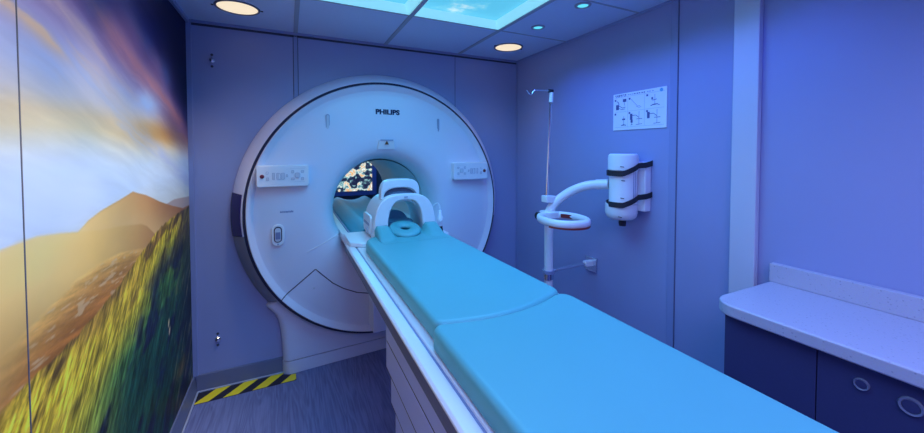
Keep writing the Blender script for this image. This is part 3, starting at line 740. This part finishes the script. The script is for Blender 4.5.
tag(MB().pad(mattress_outline_near(), TZ, 1.002, .020, mid=(.62, -.12, .80)).build('mattress', 'mattress', angle=50), 'bright blue mattress section in the foreground, beside the cabinets', 'mattress', 'blue mattress sections on the patient table')

# ================================================================ HEAD COIL
HX = .6455
HC = thing('head_coil', (HX, 2.33, TZ + .026), 'white arched head coil with raised hood at the tunnel mouth', 'head coil')
zb = TZ + .027
arch_shell(mb := MB(), 2.155, 2.215, arch(HX, .196, zb, 1.238, 3.2), arch(HX, .112, zb, 1.203, 3.0)); mb.build('front_arch', 'coil', HC, bevel=.008, seg=3)
arch_shell(mb := MB(), 2.216, 2.50, arch(HX, .186, zb, 1.218, 3.0), arch(HX, .135, zb, 1.185, 2.6)); mb.build('coil_shell', 'coil', HC, bevel=.006)
arch_shell(mb := MB(), 2.275, 2.345, arch(HX + .002, .128, 1.19, 1.322, 4.0), arch(HX + .002, .110, 1.19, 1.266, 2.6)); mb.build('hood', 'coil', HC, bevel=.010, seg=3)
# grey mirror below the hood, with a small peak
mp_ = [(HX - .105, 1.205)] + [(HX + .105 * c, 1.21 + .055 * s_) for c, s_ in [(math.cos(a), math.sin(a)) for a in np.linspace(PI, PI / 2 + .12, 8)]] + [(HX, 1.283)] + [(HX + .105 * c, 1.21 + .055 * s_) for c, s_ in [(math.cos(a), math.sin(a)) for a in np.linspace(PI / 2 - .12, 0, 8)]] + [(HX + .105, 1.205)]
MB().prism(mp_, 'y', 2.30, 2.318).build('mirror', 'coilgrey', HC, smooth=False)
MB().prism(arch(HX, .090, 1.205, 1.245, 2.2, 18), 'y', 2.262, 2.30).build('mirror_cradle', 'coilgrey', HC)
for s in (-1, 1):
    lt = MB().prism(rrect(2.25, 2.47, .985, 1.10, .03), 'x', HX + s * .183, HX + s * .200).build('side_latch', 'coil', HC, bevel=.004)
    MB().prism(rrect(2.275, 2.445, 1.035, 1.052, .008), 'x', HX + s * .1995, HX + s * .2025).build('latch_slot', 'key', lt)
    MB().prism(rrect(2.30, 2.34, .992, 1.022, .01), 'x', HX + s * .1995, HX + s * .212).build('latch_lever', 'button', lt, bevel=.003)
MB().box(HX - .01, HX + .012, 2.150, 2.157, 1.217, 1.223).build('centre_mark', 'key', HC)
MB().prism(arch(HX, .102, zb, 1.10, 2.2, 20), 'y', 2.42, 2.44).build('crown_pad', 'cushion', HC)
# cable loop and plug on the right
MB().tube([(HX + .185, 2.24, 1.06), (HX + .192, 2.22, 1.12), (HX + .205, 2.20, 1.155), (HX + .224, 2.19, 1.165), (HX + .237, 2.19, 1.145), (HX + .240, 2.19, 1.11)], .0042, 10).build('cable', 'coil', HC)
MB().lathe((HX + .240, 2.19), 'z', [(.0005, 1.118), (.010, 1.115), (.013, 1.08), (.019, 1.07), (.019, 1.045), (.011, 1.038), (.010, 1.012), (.0005, 1.012)], 18).build('plug', 'coil', HC)
MB().lathe((HX + .240, 2.19), 'z', [(.0005, 1.013), (.016, 1.012), (.020, .985), (.018, zb - .001), (.0005, zb - .001)], 18).build('socket', 'black', HC)
# head cushion with a hole, lying inside the coil
def cushion():
    mb = MB(); n, m = 36, 12; vs = []
    T = Matrix.Translation((.632, 2.130, 1.028)) @ Matrix.Rotation(math.radians(13), 4, 'X')
    for i in range(n):
        a = 2 * PI * i / n
        for k in range(m):
            b_ = 2 * PI * k / m; rx = .040 + .034 * math.cos(b_); ry = .034 + .044 * math.cos(b_)
            flat = .020
            vs.append(T @ Vector(((rx + .022) * math.cos(a), (ry + .035) * math.sin(a), flat * math.sin(b_))))
    fs = [(i * m + k, ((i + 1) % n) * m + k, ((i + 1) % n) * m + (k + 1) % m, i * m + (k + 1) % m) for i in range(n) for k in range(m)]
    return mb.add(vs, fs)
HP = thing('head_cushion', (HX, 2.27, 1.0), 'blue head cushion with a round hole inside the white head coil', 'cushion')
cushion().build('cushion_ring', 'mattress', HP, angle=180)
MB().pad([(HX + .098 * math.cos(a), 2.33 + .085 * math.sin(a)) for a in np.linspace(0, 2 * PI, 40, endpoint=False)], zb, 1.052, .02).build('cushion_base', 'cushion', HP, angle=60)

# ================================================================ INJECTOR ARM AND INJECTOR
PX, PY = 1.466, 1.81
AS = thing('injector_arm', (PX, PY, 0), 'white bent pole and arm with ring handle and thin hooked rod', 'support arm')
def spline(pts, n=6):
    P = [Vector(p) for p in pts]; P = [P[0] * 2 - P[1]] + P + [P[-1] * 2 - P[-2]]; out = []
    for i in range(1, len(P) - 2):
        for k in range(n):
            t_ = k / n; a, b_, c, d = P[i - 1], P[i], P[i + 1], P[i + 2]
            out.append(.5 * ((2 * b_) + (c - a) * t_ + (2 * a - 5 * b_ + 4 * c - d) * t_ ** 2 + (3 * b_ - a - 3 * c + d) * t_ ** 3))
    return out + [P[-2]]
MB().tube(spline([(PX, PY, .72), (PX, PY, .9), (PX, PY, 1.08), (PX + .006, PY - .004, 1.135), (PX + .045, PY - .03, 1.195), (PX + .105, PY - .085, 1.255), (PX + .155, PY - .15, 1.29), (PX + .19, PY - .205, 1.302)]), .0275, 20).build('pole', 'armw', AS)
MB().tube([(PX + .188, PY - .203, 1.302), (1.688, 1.547, 1.307)], .030, 20).build('arm_sleeve', 'armw', AS)
MB().tube([(PX, PY, .012), (PX, PY, .73)], .0265, 20).build('lower_pole', 'armw', AS)
MB().lathe((PX, PY), 'z', [(.0005, 0), (.11, 0), (.11, .008), (.04, .016), (.03, .03), (.0005, .03)], 32).build('foot_plate', 'armw', AS)
MB().tube([(PX, PY, .70), (PX, PY, .735)], .034, 20).build('pole_collar', 'chrome', AS)
MB().tube([(PX, PY, .735), (PX, PY, .755)], .038, 20).build('pole_collar', 'slot', AS)
wb = MB().tube([(PX + .03, PY, .742), (PX + .12, PY, .748), (RW - .05, PY, .752)], .011, 12).build('wall_bracket', 'chrome', AS)
MB().box(RW - .075, RW - .014, PY - .018, PY + .018, .735, .770).build('bracket_clamp', 'armw', wb, bevel=.004)
MB().box(RW - .014, RW, PY - .045, PY + .055, .69, .79).build('wall_plate', 'chrome', wb, bevel=.004)
# ring handle
def ring_path(cx, cy, z, a, b_, n=40): return [(cx + a * math.cos(2 * PI * k / n), cy + b_ * math.sin(2 * PI * k / n), z) for k in range(n)]
RCX, RCY = 1.425, 1.635
def ring_handle():
    mb = MB(); n = 48; m = 12; vs = []; ang = math.radians(-12)
    for i in range(n):
        a = 2 * PI * i / n; c, s_ = math.cos(a), math.sin(a)
        ex = math.copysign(abs(c) ** .85, c) * .119; ey = math.copysign(abs(s_) ** .85, s_) * .154
        nx, ny = c / .128, s_ / .165; l = math.hypot(nx, ny); nx /= l; ny /= l
        for k in range(m):
            b_ = 2 * PI * k / m; w = .017 * math.cos(b_); h = .023 * math.copysign(abs(math.sin(b_)) ** .7, math.sin(b_))
            x, y = ex + nx * w, ey + ny * w
            vs.append((RCX + x * math.cos(ang) - y * math.sin(ang), RCY + x * math.sin(ang) + y * math.cos(ang), 1.105 + h))
    fs = [(i * m + k, ((i + 1) % n) * m + k, ((i + 1) % n) * m + (k + 1) % m, i * m + (k + 1) % m) for i in range(n) for k in range(m)]
    return mb.add(vs, fs)
rh = ring_handle().build('ring_handle', 'armw', AS, angle=180)
def arc_strip(a0_, a1_, r_off, z0, z1):
    mb = MB(); n = 16; ang = math.radians(-12); pts = []
    for k in range(n + 1):
        a = a0_ + (a1_ - a0_) * k / n; x = (.128 + r_off) * math.cos(a); y = (.165 + r_off) * math.sin(a)
        pts.append((RCX + x * math.cos(ang) - y * math.sin(ang), RCY + x * math.sin(ang) + y * math.cos(ang)))
    vs = [(p[0], p[1], z0) for p in pts] + [(p[0] , p[1], z1) for p in pts]
    inn = [(RCX + (p[0] - RCX) * .93, RCY + (p[1] - RCY) * .93) for p in pts]
    vs += [(p[0], p[1], z0) for p in inn] + [(p[0], p[1], z1) for p in inn]; m = n + 1; fs = []
    for k in range(n): fs += [(k, k + 1, m + k + 1, m + k), (2*m + k, 2*m + k + 1, 3*m + k + 1, 3*m + k), (m + k, m + k + 1, 3*m + k + 1, 3*m + k), (k, k + 1, 2*m + k + 1, 2*m + k)]
    return mb.add(vs, fs)
arc_strip(math.radians(205), math.radians(320), .012, 1.080, 1.090).build('orange_mark', 'orange', rh)
arc_strip(math.radians(25), math.radians(60), -.012, 1.092, 1.116).build('orange_mark', 'orange', rh)
MB().prism(rrect(PX - .055, PX + .045, PY - .06, PY + .045, .03), 'z', 1.085, 1.128).build('ring_clamp', 'armw', AS, bevel=.006)
MB().tube([(PX - .05, PY - .01, 1.106), (PX - .085, PY - .015, 1.106)], [.010, .010], 12).build('knob_shaft', 'black', AS)
MB().lathe((PY - .015, 1.106), 'x', [(.0005, PX - .082), (.021, PX - .082), (.024, PX - .09), (.024, PX - .102), (.018, PX - .108), (.0005, PX - .109)], 10).build('clamp_knob', 'black', AS, smooth=False)
# thin rod with hook
rc = MB().prism([(PX - .045, 1.185), (PX - .045, 1.225), (PX + .035, 1.222), (PX + .055, 1.195), (PX + .030, 1.168), (PX + .010, 1.180)], 'y', PY - .035, PY + .02).build('rod_clamp', 'armw', AS, bevel=.004)
for dx, dz in ((.028, 1.178), (.043, 1.192)): MB().lathe((PX + dx, dz), 'y', [(.005, PY - .033), (.005, PY - .038), (.0005, PY - .0385)], 10).build('clamp_screw', 'dark', rc)
MB().tube([(PX - .018, PY, 1.215), (PX + .012, PY, 1.86)], .0095, 12).build('rod', 'chrome', AS)
MB().tube([(PX + .0095, PY, 1.805), (PX + .0128, PY, 1.865)], .0125, 14).build('rod_top', 'armw', AS)
MB().box(PX - .01, PX + .026, PY - .008, PY + .008, 1.864, 1.884).build('hook_block', 'black', AS, bevel=.003)
MB().tube(spline([(PX + .02, PY, 1.876), (PX - .09, PY, 1.872), (PX - .118, PY, 1.867), (PX - .136, PY, 1.846), (PX - .150, PY, 1.844), (PX - .172, PY, 1.866)]), .0045, 10).build('hook', 'chrome', AS)

IX, IY = 1.728, 1.480
IN = thing('contrast_injector', (IX, IY, 1.07), 'white cylindrical injector head held to the wall with two black straps', 'injector')
rim = lambda r, z: (r, z)
MB().lathe((IX, IY), 'z', [(.0005, 1.484), (.050, 1.484), (.070, 1.486), (.079, 1.478), (.082, 1.46), (.082, 1.395), (.0765, 1.388)], 40).build('top_cap', 'armw', IN)
MB().lathe((IX, IY), 'z', [(.0005, 1.4865), (.045, 1.4865), (.052, 1.4845)], 32).build('cap_inset', 'slot', IN)
MB().lathe((IX, IY), 'z', [(.0765, 1.390), (.075, 1.37), (.074, 1.22), (.077, 1.205)], 40).build('barrel', 'panelw', IN)
MB().lathe((IX, IY + .010), 'z', [(.077, 1.207), (.086, 1.200), (.087, 1.15), (.080, 1.125), (.066, 1.112), (.03, 1.106), (.0005, 1.106)], 40).build('lower_cap', 'armw', IN)
MB().lathe((IX, IY), 'z', [(.0005, 1.108), (.019, 1.108), (.021, 1.09), (.018, 1.072), (.0005, 1.070)], 20).build('nozzle', 'black', IN)
# seams on the barrel and small marks
def onbarrel(deg, r): a = math.radians(deg); return IX + r * math.cos(a), IY + r * math.sin(a)
va = 226                                    # the direction that faces the room
for dg in (268, 278): 
    x, y = onbarrel(dg, .0745); MB().tube([(x, y, 1.225), (x, y, 1.385)], .0022, 8).build('barrel_seam', 'slot', IN)
for dg, z, r in ((214, 1.338, .0755), (212, 1.240, .0755), (210, 1.415, .0825), (205, 1.135, .0835)):
    x, y = onbarrel(dg, r); x2, y2 = onbarrel(dg + 14, r)
    MB().tube([(x, y, z), ((x + x2) / 2 - .001, (y + y2) / 2 - .001, z - .001), (x2, y2, z - .003)], .0022, 8).build('printed_mark', 'dark', IN)
# wall bracket behind it
MB().prism(rrect(1.383, 1.565, 1.160, 1.44, .008), 'x', 1.790, RW - .0005).build('mount_plate', 'armw', IN, bevel=.006)
for z, dz in ((1.376, .030), (1.200, .030)):
    pts = []
    for a in np.linspace(math.radians(100), math.radians(286), 26): pts.append((IX + .0855 * math.cos(a), IY + .0855 * math.sin(a)))
    pts = [(RW - .01, 1.569)] + pts + [(1.789, 1.3775), (RW - .02, 1.377), (RW - .002, 1.377)]
    mb = MB(); n = len(pts); cx0 = (IX + .02, IY)
    o = []
    for i, p in enumerate(pts):
        t_ = (Vector(pts[min(i + 1, n - 1)]) - Vector(pts[max(i - 1, 0)])).normalized(); o.append((p[0] + t_.y * .003, p[1] - t_.x * .003))
    slope = lambda i: .15 * max(0, i - n * .58) / n
    vs = [(p[0], p[1], z - dz / 2 + slope(i)) for i, p in enumerate(pts)] + [(p[0], p[1], z + dz / 2 + slope(i)) for i, p in enumerate(pts)] + [(p[0], p[1], z - dz / 2 + slope(i)) for i, p in enumerate(o)] + [(p[0], p[1], z + dz / 2 + slope(i)) for i, p in enumerate(o)]
    fs = []
    for k in range(n - 1): fs += [(k, k + 1, n + k + 1, n + k), (2*n + k, 2*n + k + 1, 3*n + k + 1, 3*n + k), (n + k, n + k + 1, 3*n + k + 1, 3*n + k), (k, k + 1, 2*n + k + 1, 2*n + k)]
    fs += [(0, n, 3 * n, 2 * n), (n - 1, 2 * n - 1, 4 * n - 1, 3 * n - 1)]
    mb.add(vs, fs).build('strap', 'black', IN)

# ================================================================ POSTER ON THE RIGHT WALL
PY0, PY1, PZ0, PZ1 = 1.294, 1.650, 1.629, 1.851          # far edge is PY1 (left in the photo)
PS = thing('instruction_poster', (RW, (PY0 + PY1) / 2, PZ0), 'white instruction sheet with six small diagrams on the right wall', 'poster')
XP = RW - .005
MB().box(XP, RW - .0005, PY0, PY1, PZ0, PZ1).build('sheet', 'paper', PS, smooth=False)
W_, H_ = PY1 - PY0, PZ1 - PZ0
ink, pale, blue = MB(), MB(), MB()
def pb(mb, a, b_, c, d, dx=.0008):                     # a..b from the left edge, c..d from the bottom edge, as fractions
    mb.box(XP - dx, XP + .0005, PY1 - b_ * W_, PY1 - a * W_, PZ0 + c * H_, PZ0 + d * H_)
def pl_(mb, pts, r=.0012):
    mb.tube([(XP - .0004, PY1 - a * W_, PZ0 + c * H_) for a, c in pts], r, 6)
for c in (.08, .50, .90): pl_(pale, [(.04, c), (.96, c)], .0006)
for a in (.30, .62): pl_(pale, [(a, .08), (a, .90)], .0006)
for a in (.30, .34, .38, .42, .47, .51, .56, .60, .66, .70, .75): pb(pale if a > .6 or a < .4 else ink, a, a + .028, .928, .952)
for a in (.04, .08, .12, .16, .20, .24): pb(ink, a, a + .028, .935 + .01 * math.sin(a * 40), .965)
for a in (.05, .10, .16, .22): pb(pale, a, a + .035, .905, .925)
blue.lathe((PY1 - .91 * W_, PZ0 + .93 * H_), 'x', [(.0005, XP - .0008), (.010, XP - .0008), (.010, XP + .0005)], 16)
# six little stand and arm drawings
def stand(a, c, s, arm=True):
    pl_(ink, [(a, c), (a, c + .30 * s)], .0009)
    pl_(ink, [(a - .05 * s, c), (a + .05 * s, c + .015)], .0012)
    if arm:
        pl_(ink, [(a, c + .16 * s), (a - .05 * s, c + .22 * s), (a - .11 * s, c + .22 * s)], .0016)
        pb(ink, a - .15 * s, a - .11 * s, c + .12 * s, c + .26 * s)
        pl_(ink, [(a - .04 * s, c + .13 * s), (a + .05 * s, c + .13 * s)], .0016)
diagrams = [MB() for _ in range(6)]; title = ink
ink = diagrams[0]
pb(ink, .06, .12, .56, .70); pl_(ink, [(.09, .70), (.13, .66), (.20, .60), (.25, .62)], .0018); pl_(ink, [(.12, .60), (.18, .56), (.24, .57)], .0015); pb(ink, .20, .27, .76, .84); pl_(ink, [(.235, .76), (.235, .66)], .001); pl_(ink, [(.08, .80), (.11, .76), (.12, .70)], .002); pb(ink, .03, .062, .80, .85)
ink = diagrams[1]
pl_(ink, [(.37, .80), (.43, .70), (.48, .62)], .0008); pl_(ink, [(.47, .60), (.52, .56), (.56, .58), (.52, .61), (.47, .60)], .0008); pb(ink, .32, .352, .80, .85)
ink = diagrams[2]
stand(.80, .58, .9, False); pb(ink, .74, .77, .72, .78); pl_(ink, [(.73, .57), (.78, .60), (.84, .60), (.88, .57)], .002); pl_(ink, [(.76, .70), (.83, .72)], .0016)
ink = diagrams[3]
stand(.22, .12, .85, False); pl_(ink, [(.17, .12), (.22, .15), (.27, .12)], .0018); pb(ink, .19, .25, .27, .31)
ink = diagrams[4]
stand(.52, .12, 1.15); stand(.38, .12, .4, False); pb(ink, .36, .40, .18, .26); pb(ink, .32, .352, .42, .47)
ink = diagrams[5]
stand(.84, .12, 1.15); pb(ink, .65, .682, .42, .47)
for a, c in ((.65, .82), (.03, .42)):
    ink = MB(); pb(ink, a, a + .032, c, c + .05); ink.build('number_mark', 'ink', PS, smooth=False)
for dgm in diagrams: dgm.build('diagram', 'ink', PS, smooth=False)
ink = title
ink.build('heading_ink', 'ink', PS, smooth=False); pale.build('grid_lines', 'inkpale', PS, smooth=False); blue.build('round_mark', 'inkblue', PS, smooth=False)

# ================================================================ COUNTER AND CABINETS
CT = thing('countertop', (1.6, .2, .915), 'pale speckled countertop with low backsplash at the right', 'countertop')
c0, c1, cy1, cy0, r_ = 1.397, RW - .0005, .806, -.75, .085
out = [(c1, cy0), (c1, cy1)] + [(c0 + r_ - r_ * math.sin(a), cy1 - r_ + r_ * math.cos(a)) for a in np.linspace(0, PI / 2, 9)] + [(c0, cy0)]
MB().prism(out, 'z', .914, .9567).build('worktop', 'counter', CT, bevel=.007, seg=3)
MB().box(RW - .030, RW - .0005, cy0, .8075, .9567, 1.033).build('backsplash', 'counter', CT, bevel=.003)
def cabinet(y0, y1, label, locks):
    r = thing('cabinet', ((1.43 + RW) / 2, (y0 + y1) / 2, 0), label, 'cabinet', 'dark cabinets under the countertop')
    MB().box(1.447, RW - .001, y0, y1, .10, .913).build('carcass', 'cab', r)
    MB().box(1.49, RW - .001, y0, y1, 0, .10).build('toe_kick', 'black', r)
    d = MB().box(1.4285, 1.4465, y0 + .0004, y1 - .0004, .105, .908).build('door', 'cab', r, bevel=.0008)
    for y, z, rr in locks:
        k = MB().lathe((y, z), 'x', [(rr, 1.430), (rr, 1.425), (rr * .9, 1.4215), (rr * .72, 1.4225), (rr * .68, 1.4265)], 28).build('lock_ring', 'lockrim', d)
        MB().lathe((y, z), 'x', [(rr * .7, 1.427), (rr * .66, 1.4235), (.0005, 1.4225)], 28).build('lock_button', 'cab', k)
    return r
cabinet(.513, .768, 'plain dark navy cabinet under the rounded end of the countertop', [])
cabinet(-.10, .511, 'dark navy cabinet with two round push locks under the countertop', [(.4163, .8536, .0165), (.3270, .8480, .0235)])

# ================================================================ SMALL THINGS
def panel_latch(x, z, label):
    r = thing('panel_latch', (x, D, z), label, 'latch', 'wall panel latches left of the scanner')
    MB().lathe((x, z), 'y', [(.016, D), (.016, D - .008), (.011, D - .014), (.0005, D - .016)], 20).build('knob', 'chrome', r)
    for s in (-1, 1): MB().lathe((x, z + s * .036), 'y', [(.0075, D), (.0075, D - .003), (.0005, D - .004)], 12).build('screw', 'dark', r)
    return r
pa = panel_latch(-.424, 2.064, 'small round metal latch high on the panel between mural and scanner')
dup(pa, (-.4215, D, .305), 'small round metal latch low on the panel, above the hazard tape')

HZ = thing('hazard_tape', (-.25, 2.64, 0), 'black and yellow striped tape on the floor beside the scanner base', 'floor tape')
MB().prism([(-.533, 2.580), (.026, 2.580), (.026, 2.656), (-.022, 2.661), (-.042, 2.672), (-.062, 2.6965), (-.533, 2.6965)], 'z', .0003, .0022).build('tape', 'taped', HZ, smooth=False)
k = 0
for xb in (-.533, -.380, -.225, -.066):
    w, sl = .080, .100
    y0, y1 = 2.581, 2.6965
    poly = [(xb, y0), (xb + w, y0), (xb + w + sl, y1), (xb + sl, y1)]
    if xb + w + sl > .026:
        f = (.0255 - xb - w) / sl; poly = [(xb, y0), (xb + w, y0), (.0255, y0 + f * (y1 - y0)), (.0255, 2.655), (-.001, 2.657)]
    MB().prism(poly, 'z', .0015, .0028).build('yellow_stripe', 'tapey', HZ, smooth=False)

# monitor in the room behind, seen through the tunnel
MO = thing('monitor', (.62, FAR - .04, .93), 'lit picture screen on the rear wall seen through the tunnel', 'screen')
MB().box(.14, 1.085, FAR - .0605, FAR - .0005, .905, 1.56).build('bezel', 'bezel', MO, bevel=.006)
MB().box(.20, 1.022, FAR - .064, FAR - .0606, .968, 1.50).build('display', 'screen', MO, smooth=False)

# ================================================================ LIGHTS
def area(name, loc, sx, sy, col, w, rot=(0, 0, 0), spread=PI):
    l = bpy.data.lights.new(name, 'AREA'); l.shape = 'RECTANGLE'; l.size = sx; l.size_y = sy; l.color = col; l.energy = w; l.spread = spread
    o = bpy.data.objects.new(name, l); COL.objects.link(o); o.location = loc; o.rotation_euler = rot; return o
def spotlamp(name, loc, target, col, w, ang, blend=.6, size=.04):
    l = bpy.data.lights.new(name, 'SPOT'); l.color = col; l.energy = w; l.spot_size = math.radians(ang); l.spot_blend = blend; l.shadow_soft_size = size
    o = bpy.data.objects.new(name, l); COL.objects.link(o); o.location = loc
    o.rotation_euler = (Vector(target) - Vector(loc)).to_track_quat('-Z', 'Y').to_euler(); return o
area('rear_fill_lamp', (.64, 4.72, H - .02), .9, .5, (.10, .50, 1.0), 16)  # unseen lamp added to brighten the tunnel bed from behind
area('tunnel_lamp', (CX - .05, 3.2, CZ + .325), .10, 1.3, (.10, .62, 1.0), 1.6)
# the two backlit sky panels
area('sky_panel_lamp', (.356, 1.47, H - .012), .55, 1.15, (.10, .44, .88), 11, spread=2.7)
area('sky_panel_lamp', (.965, 1.47, H - .012), .55, 1.15, (.10, .44, .88), 11, spread=2.7)
# lavender ceiling panels behind the camera
area('ceiling_panel_lamp', (.45, -.70, H - .012), 1.8, 1.5, (.38, .42, 1.0), 50, spread=2.7)
# blue spotlights
for x, y in ((1.459, 1.923), (1.463, 1.531), (1.463, 1.14), (1.463, .75)):
    spotlamp('ceiling_spot_lamp', (x, y, H - .02), (x + .25, y, .6), (.08, .12, 1.0), 8, 120, .8, .03)
# warm recessed lights
for x, y in ((-.247, 2.388), (1.536, 2.392)):
    spotlamp('downlight_lamp', (x, y, H - .02), (x, y + .02, 0), (1.0, .62, .38), 3, 100, .9, .08)
# rows of warm spots, without fixtures, added to brighten the mural
for y in (.3, .8, 1.3, 1.8, 2.3):
    spotlamp('mural_fill_lamp', (.0, y, H - .03), (LW, y, 1.45), (1.0, .78, .50), 13, 70, .7, .05)
    spotlamp('mural_fill_lamp', (.0, y - .06, H - .03), (LW, y - .06, .70), (1.0, .76, .45), 19, 50, .7, .05)

w = bpy.data.worlds.new('World'); SC.world = w; w.use_nodes = True
w.node_tree.nodes['Background'].inputs['Color'].default_value = (.05, .06, .2, 1); w.node_tree.nodes['Background'].inputs['Strength'].default_value = .3

# ================================================================ CAMERA
cd = bpy.data.cameras.new('Camera'); cam = bpy.data.objects.new('Camera', cd); COL.objects.link(cam)
cd.sensor_width = 36; cd.lens = 363.29 * 36 / 924; cd.clip_start = .02
cd.shift_y = -(216.5 - 161.78) / 924
cam.location = (0, 0, 1.5); cam.rotation_euler = (PI / 2 - .0289, 0, -.4449)
SC.camera = cam
vs_ = SC.view_settings
vs_.view_transform = 'Standard'; vs_.look = 'None'; vs_.gamma = 1; vs_.exposure = 0; vs_.use_curve_mapping = False
